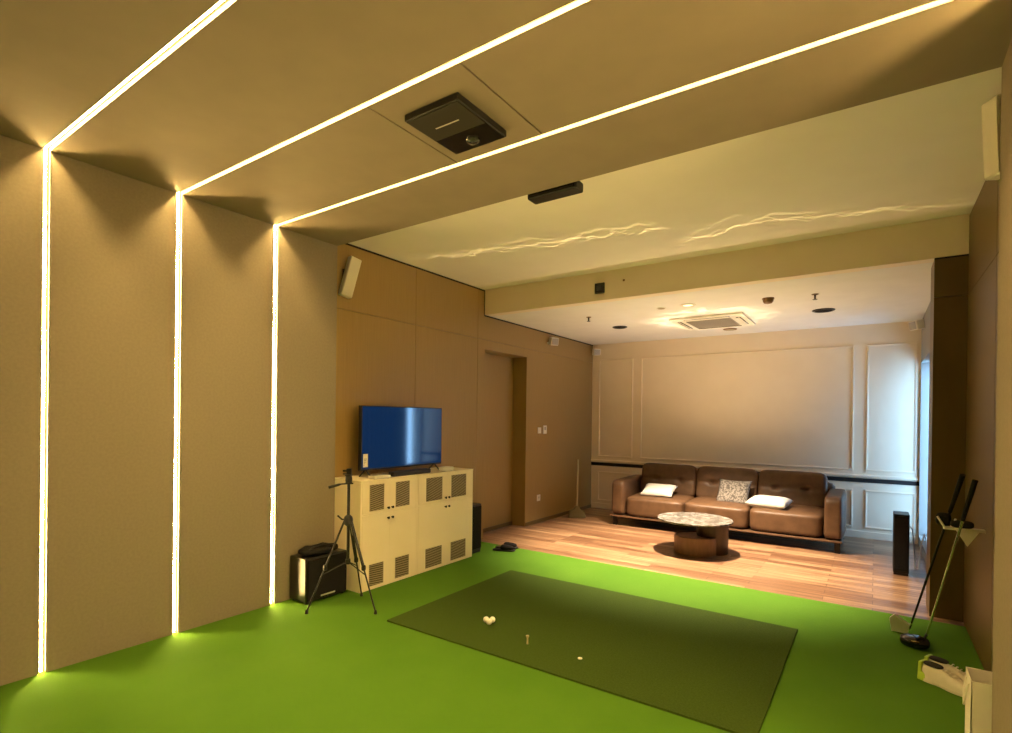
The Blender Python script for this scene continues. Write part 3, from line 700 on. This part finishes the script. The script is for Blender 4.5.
for x, y, lab in ((-2.96, 6.08, 'small ceiling sprinkler in the lounge nearest the left wall'), (-.51, 6.15, 'small ceiling sprinkler right of the brown smoke detector')):
    t = thing('sprinkler', (x, y, ZB), lab, 'sprinkler', 'ceiling sprinklers')
    MB().lathe([(.032, 0), (.030, -.006), (.012, -.010)], (x, y, ZB), 20).build('collar', 'brown_plastic', t, smooth=True)
    MB().lathe([(.010, -.009), (.008, -.05), (.022, -.052), (.022, -.056)], (x, y, ZB), 16).build('nozzle', 'dark_metal', t, smooth=True)
t = thing('bulkhead_sensor', (-2.45, YB, 2.915), 'small square black sensor box on the pale bulkhead', 'sensor')
MB().box(-2.505, -2.395, YB-.02, YB, 2.855, 2.965).build('frame', 'black_plastic', t, bevel=.004)
MB().box(-2.48, -2.42, YB-.023, YB-.02, 2.88, 2.94).build('window', 'gloss_black', t)
tag(MB().superbox((-2.18, YB-.005, 2.96), (.012, .008, .012), 2, 6).build('sensor_button', 'brown_plastic', smooth=True, base=(-2.18, YB, 2.96)), 'tiny dark dot on the bulkhead right of the black sensor box', 'sensor')

# ------------------------------------------------------------------ club rack and clubs
t = thing('club_rack', (XRW, 4.42, .8), 'small white bracket on the right wall that holds the golf clubs', 'rack')
MB().box(.365, XRW, 4.36, 4.42, .83, .845).build('arm', 'white_plastic', t, bevel=.002)
MB().prism([(.535, .83), (.425, .83), (.48, .735)], 1, 4.36, 4.372).build('gusset', 'white_plastic', t)
MB().tube([(.372, 4.39, .838), (.335, 4.39, .905)], .006, 8).build('prong', 'white_plastic', t, smooth=True)
MB().tube([(.40, 4.39, .838), (.425, 4.38, .90)], .006, 8).build('prong', 'white_plastic', t, smooth=True)
MB().superbox((.368, 4.425, .885), (.040, .035, .042), 3, 8).build('foam_holder', 'black_matte', t, smooth=True, angle=180)
MB().superbox((.455, 4.385, .868), (.058, .035, .024), 3, 8).build('foam_holder', 'black_matte', t, smooth=True, angle=180)

def club(head, top, kind, label, mt):
    h, p = Vector(head), Vector(top)
    t = thing('golf_club', (h.x, h.y, 0), label, 'golf club', 'golf clubs in the rack')
    d = (p-h).normalized()
    MB().tube([h+d*.02, h+d*((p-h).length-.26)], [.0065, .0085], 10).build('shaft', mt, t, smooth=True)
    MB().tube([h+d*((p-h).length-.27), h+d*((p-h).length-.02), p], [.011, .0145, .015], 12).build('grip', 'black_matte', t, smooth=True)
    if kind == 'iron':
        hd = MB().prism([(-.006, -.036), (-.10, -.040), (-.115, .05), (-.085, .085), (.006, .03)], 1, -.016, .016, Matrix.Translation(h+Vector((0, 0, .012))) @ RZ(-10)).build('club_head', 'alu', t, bevel=.004)
        MB().tube([h+Vector((0, 0, .01)), h+d*.07], .0075, 10).build('hosel', 'chrome', t, smooth=True)
    else:
        hd = MB().superbox(h+Vector((-.05, -.01, .008)), (.082, .07, .038), 2.6, 12).build('club_head', 'gloss_black', t, smooth=True, angle=180)
        arc = [h+Vector((-.05-.070*math.cos(a), -.012-.060*math.sin(a), .026)) for a in [k*PI/12+.5 for k in range(8)]]
        MB().tube(arc, .005, 8).build('face_trim', 'gold', hd, smooth=True)
        MB().tube([h+Vector((-.005, 0, .02)), h+d*.08], .008, 10).build('hosel', 'black_satin', t, smooth=True)
club((.215, 4.75, .03), (.45, 4.33, 1.184), 'iron', 'golf club with silver iron head, left one leaning at the wall bracket', 'dark_metal')
club((.285, 4.52, .03), (.498, 4.24, 1.16), 'wood', 'golf club with dark rounded head, right one leaning at the wall bracket', 'chrome')

# ------------------------------------------------------------------ golf shoes
def shoe(c, ang, label):
    t = thing('golf_shoe', c, label, 'shoe', 'white golf shoes by the right wall')
    mx = Matrix.Translation(Vector(c)) @ RZ(ang) @ Matrix.Scale(.95, 4)
    def sole_w(x): return .040+.010*math.exp(-((x-.06)/.06)**2)-.008*math.exp(-((x+.03)/.04)**2)
    vs = []; fs = []; n = 24
    xs = [-.135+.27*i/n for i in range(n+1)]
    out = []
    for x in xs:
        e = min(1, max(0, 1-((x+(-.0))/.137)**6)); out.append((x, sole_w(x)*math.sqrt(max(e, .02))))
    poly = [(x, w) for x, w in out]+[(x, -w) for x, w in out[::-1]]
    MB().prism(poly, 2, 0, .022, mx).build('sole', 'shoe', t, bevel=.003)
    rings = []; K = 16
    for i, (x, w) in enumerate(out):
        u = i/n
        top = .112 if u < .12 else (.112-.012*(u-.12)/.3 if u < .42 else .100-.052*((u-.42)/.58)**1.1)
        top *= (1 if u < .97 else .75)
        for k in range(K):
            a = PI*k/(K-1); yy = math.cos(a); zz = math.sin(a)
            wr_ = w*.96*(yy if abs(yy) < .001 else math.copysign(abs(yy)**.55, yy))*(1-.35*zz**2*(1 if u < .45 else .6))
            vs.append((x, wr_, .02+(top-.02)*zz**.7))
    for i in range(n):
        for k in range(K-1): fs.append((i*K+k, i*K+k+1, (i+1)*K+k+1, (i+1)*K+k))
    fs.append(tuple(range(K))); fs.append(tuple(range(n*K, n*K+K))[::-1])
    MB().add(vs, fs, mx).build('upper', 'shoe', t, smooth=True, angle=60)
    MB().superbox((-.070, 0, .108), (.052, .029, .012), 2.5, 8, mx).build('opening', 'shoe_in', t, smooth=True, angle=180)
    MB().prism([(-.140, .0), (-.085, .0), (-.095, .05), (-.118, .06), (-.112, .118), (-.134, .114)], 1, -.036, .036, mx).build('heel_tab', 'neon', t, bevel=.006)
    la = MB()
    for k in range(4): la.tube([mx @ Vector((.0+.02*k, -.024, .100-.007*k)), mx @ Vector((.004+.02*k, 0, .110-.008*k)), mx @ Vector((.0+.02*k, .024, .100-.007*k))], .003, 6)
    la.build('laces', 'white_plastic', t, smooth=True)
shoe((.35, 3.92, .0), -30, 'white golf shoe with lime sole by the right wall, nearer one of the pair')
shoe((.385, 4.03, .0), -26, 'white golf shoe with lime sole by the right wall, farther one of the pair')

# ------------------------------------------------------------------ paper bag
t = thing('paper_bag', (.44, 3.17, 0), 'white paper carrier bag with string handle at the right wall', 'bag')
b0, b1, c0, c1, hz = .355, .49, 3.05, 3.22, .385
bb = MB(); th = .003
bb.box(b0, b0+th, c0, c1, 0, hz).box(b1-th, b1, c0, c1, 0, hz).box(b0, b1, c0, c0+th, 0, hz).box(b0, b1, c1-th, c1, 0, hz).box(b0, b1, c0, c1, 0, th)
bb.build('bag_body', 'paper', t)
MB().tube([(b0-.002, c0+.05, hz-.03), (b0-.012, c0+.055, hz-.09), (b0-.014, c0+.085, hz-.14), (b0-.012, c0+.12, hz-.09), (b0-.002, c0+.125, hz-.03)], .004, 8).build('handle', 'white_plastic', t, smooth=True)
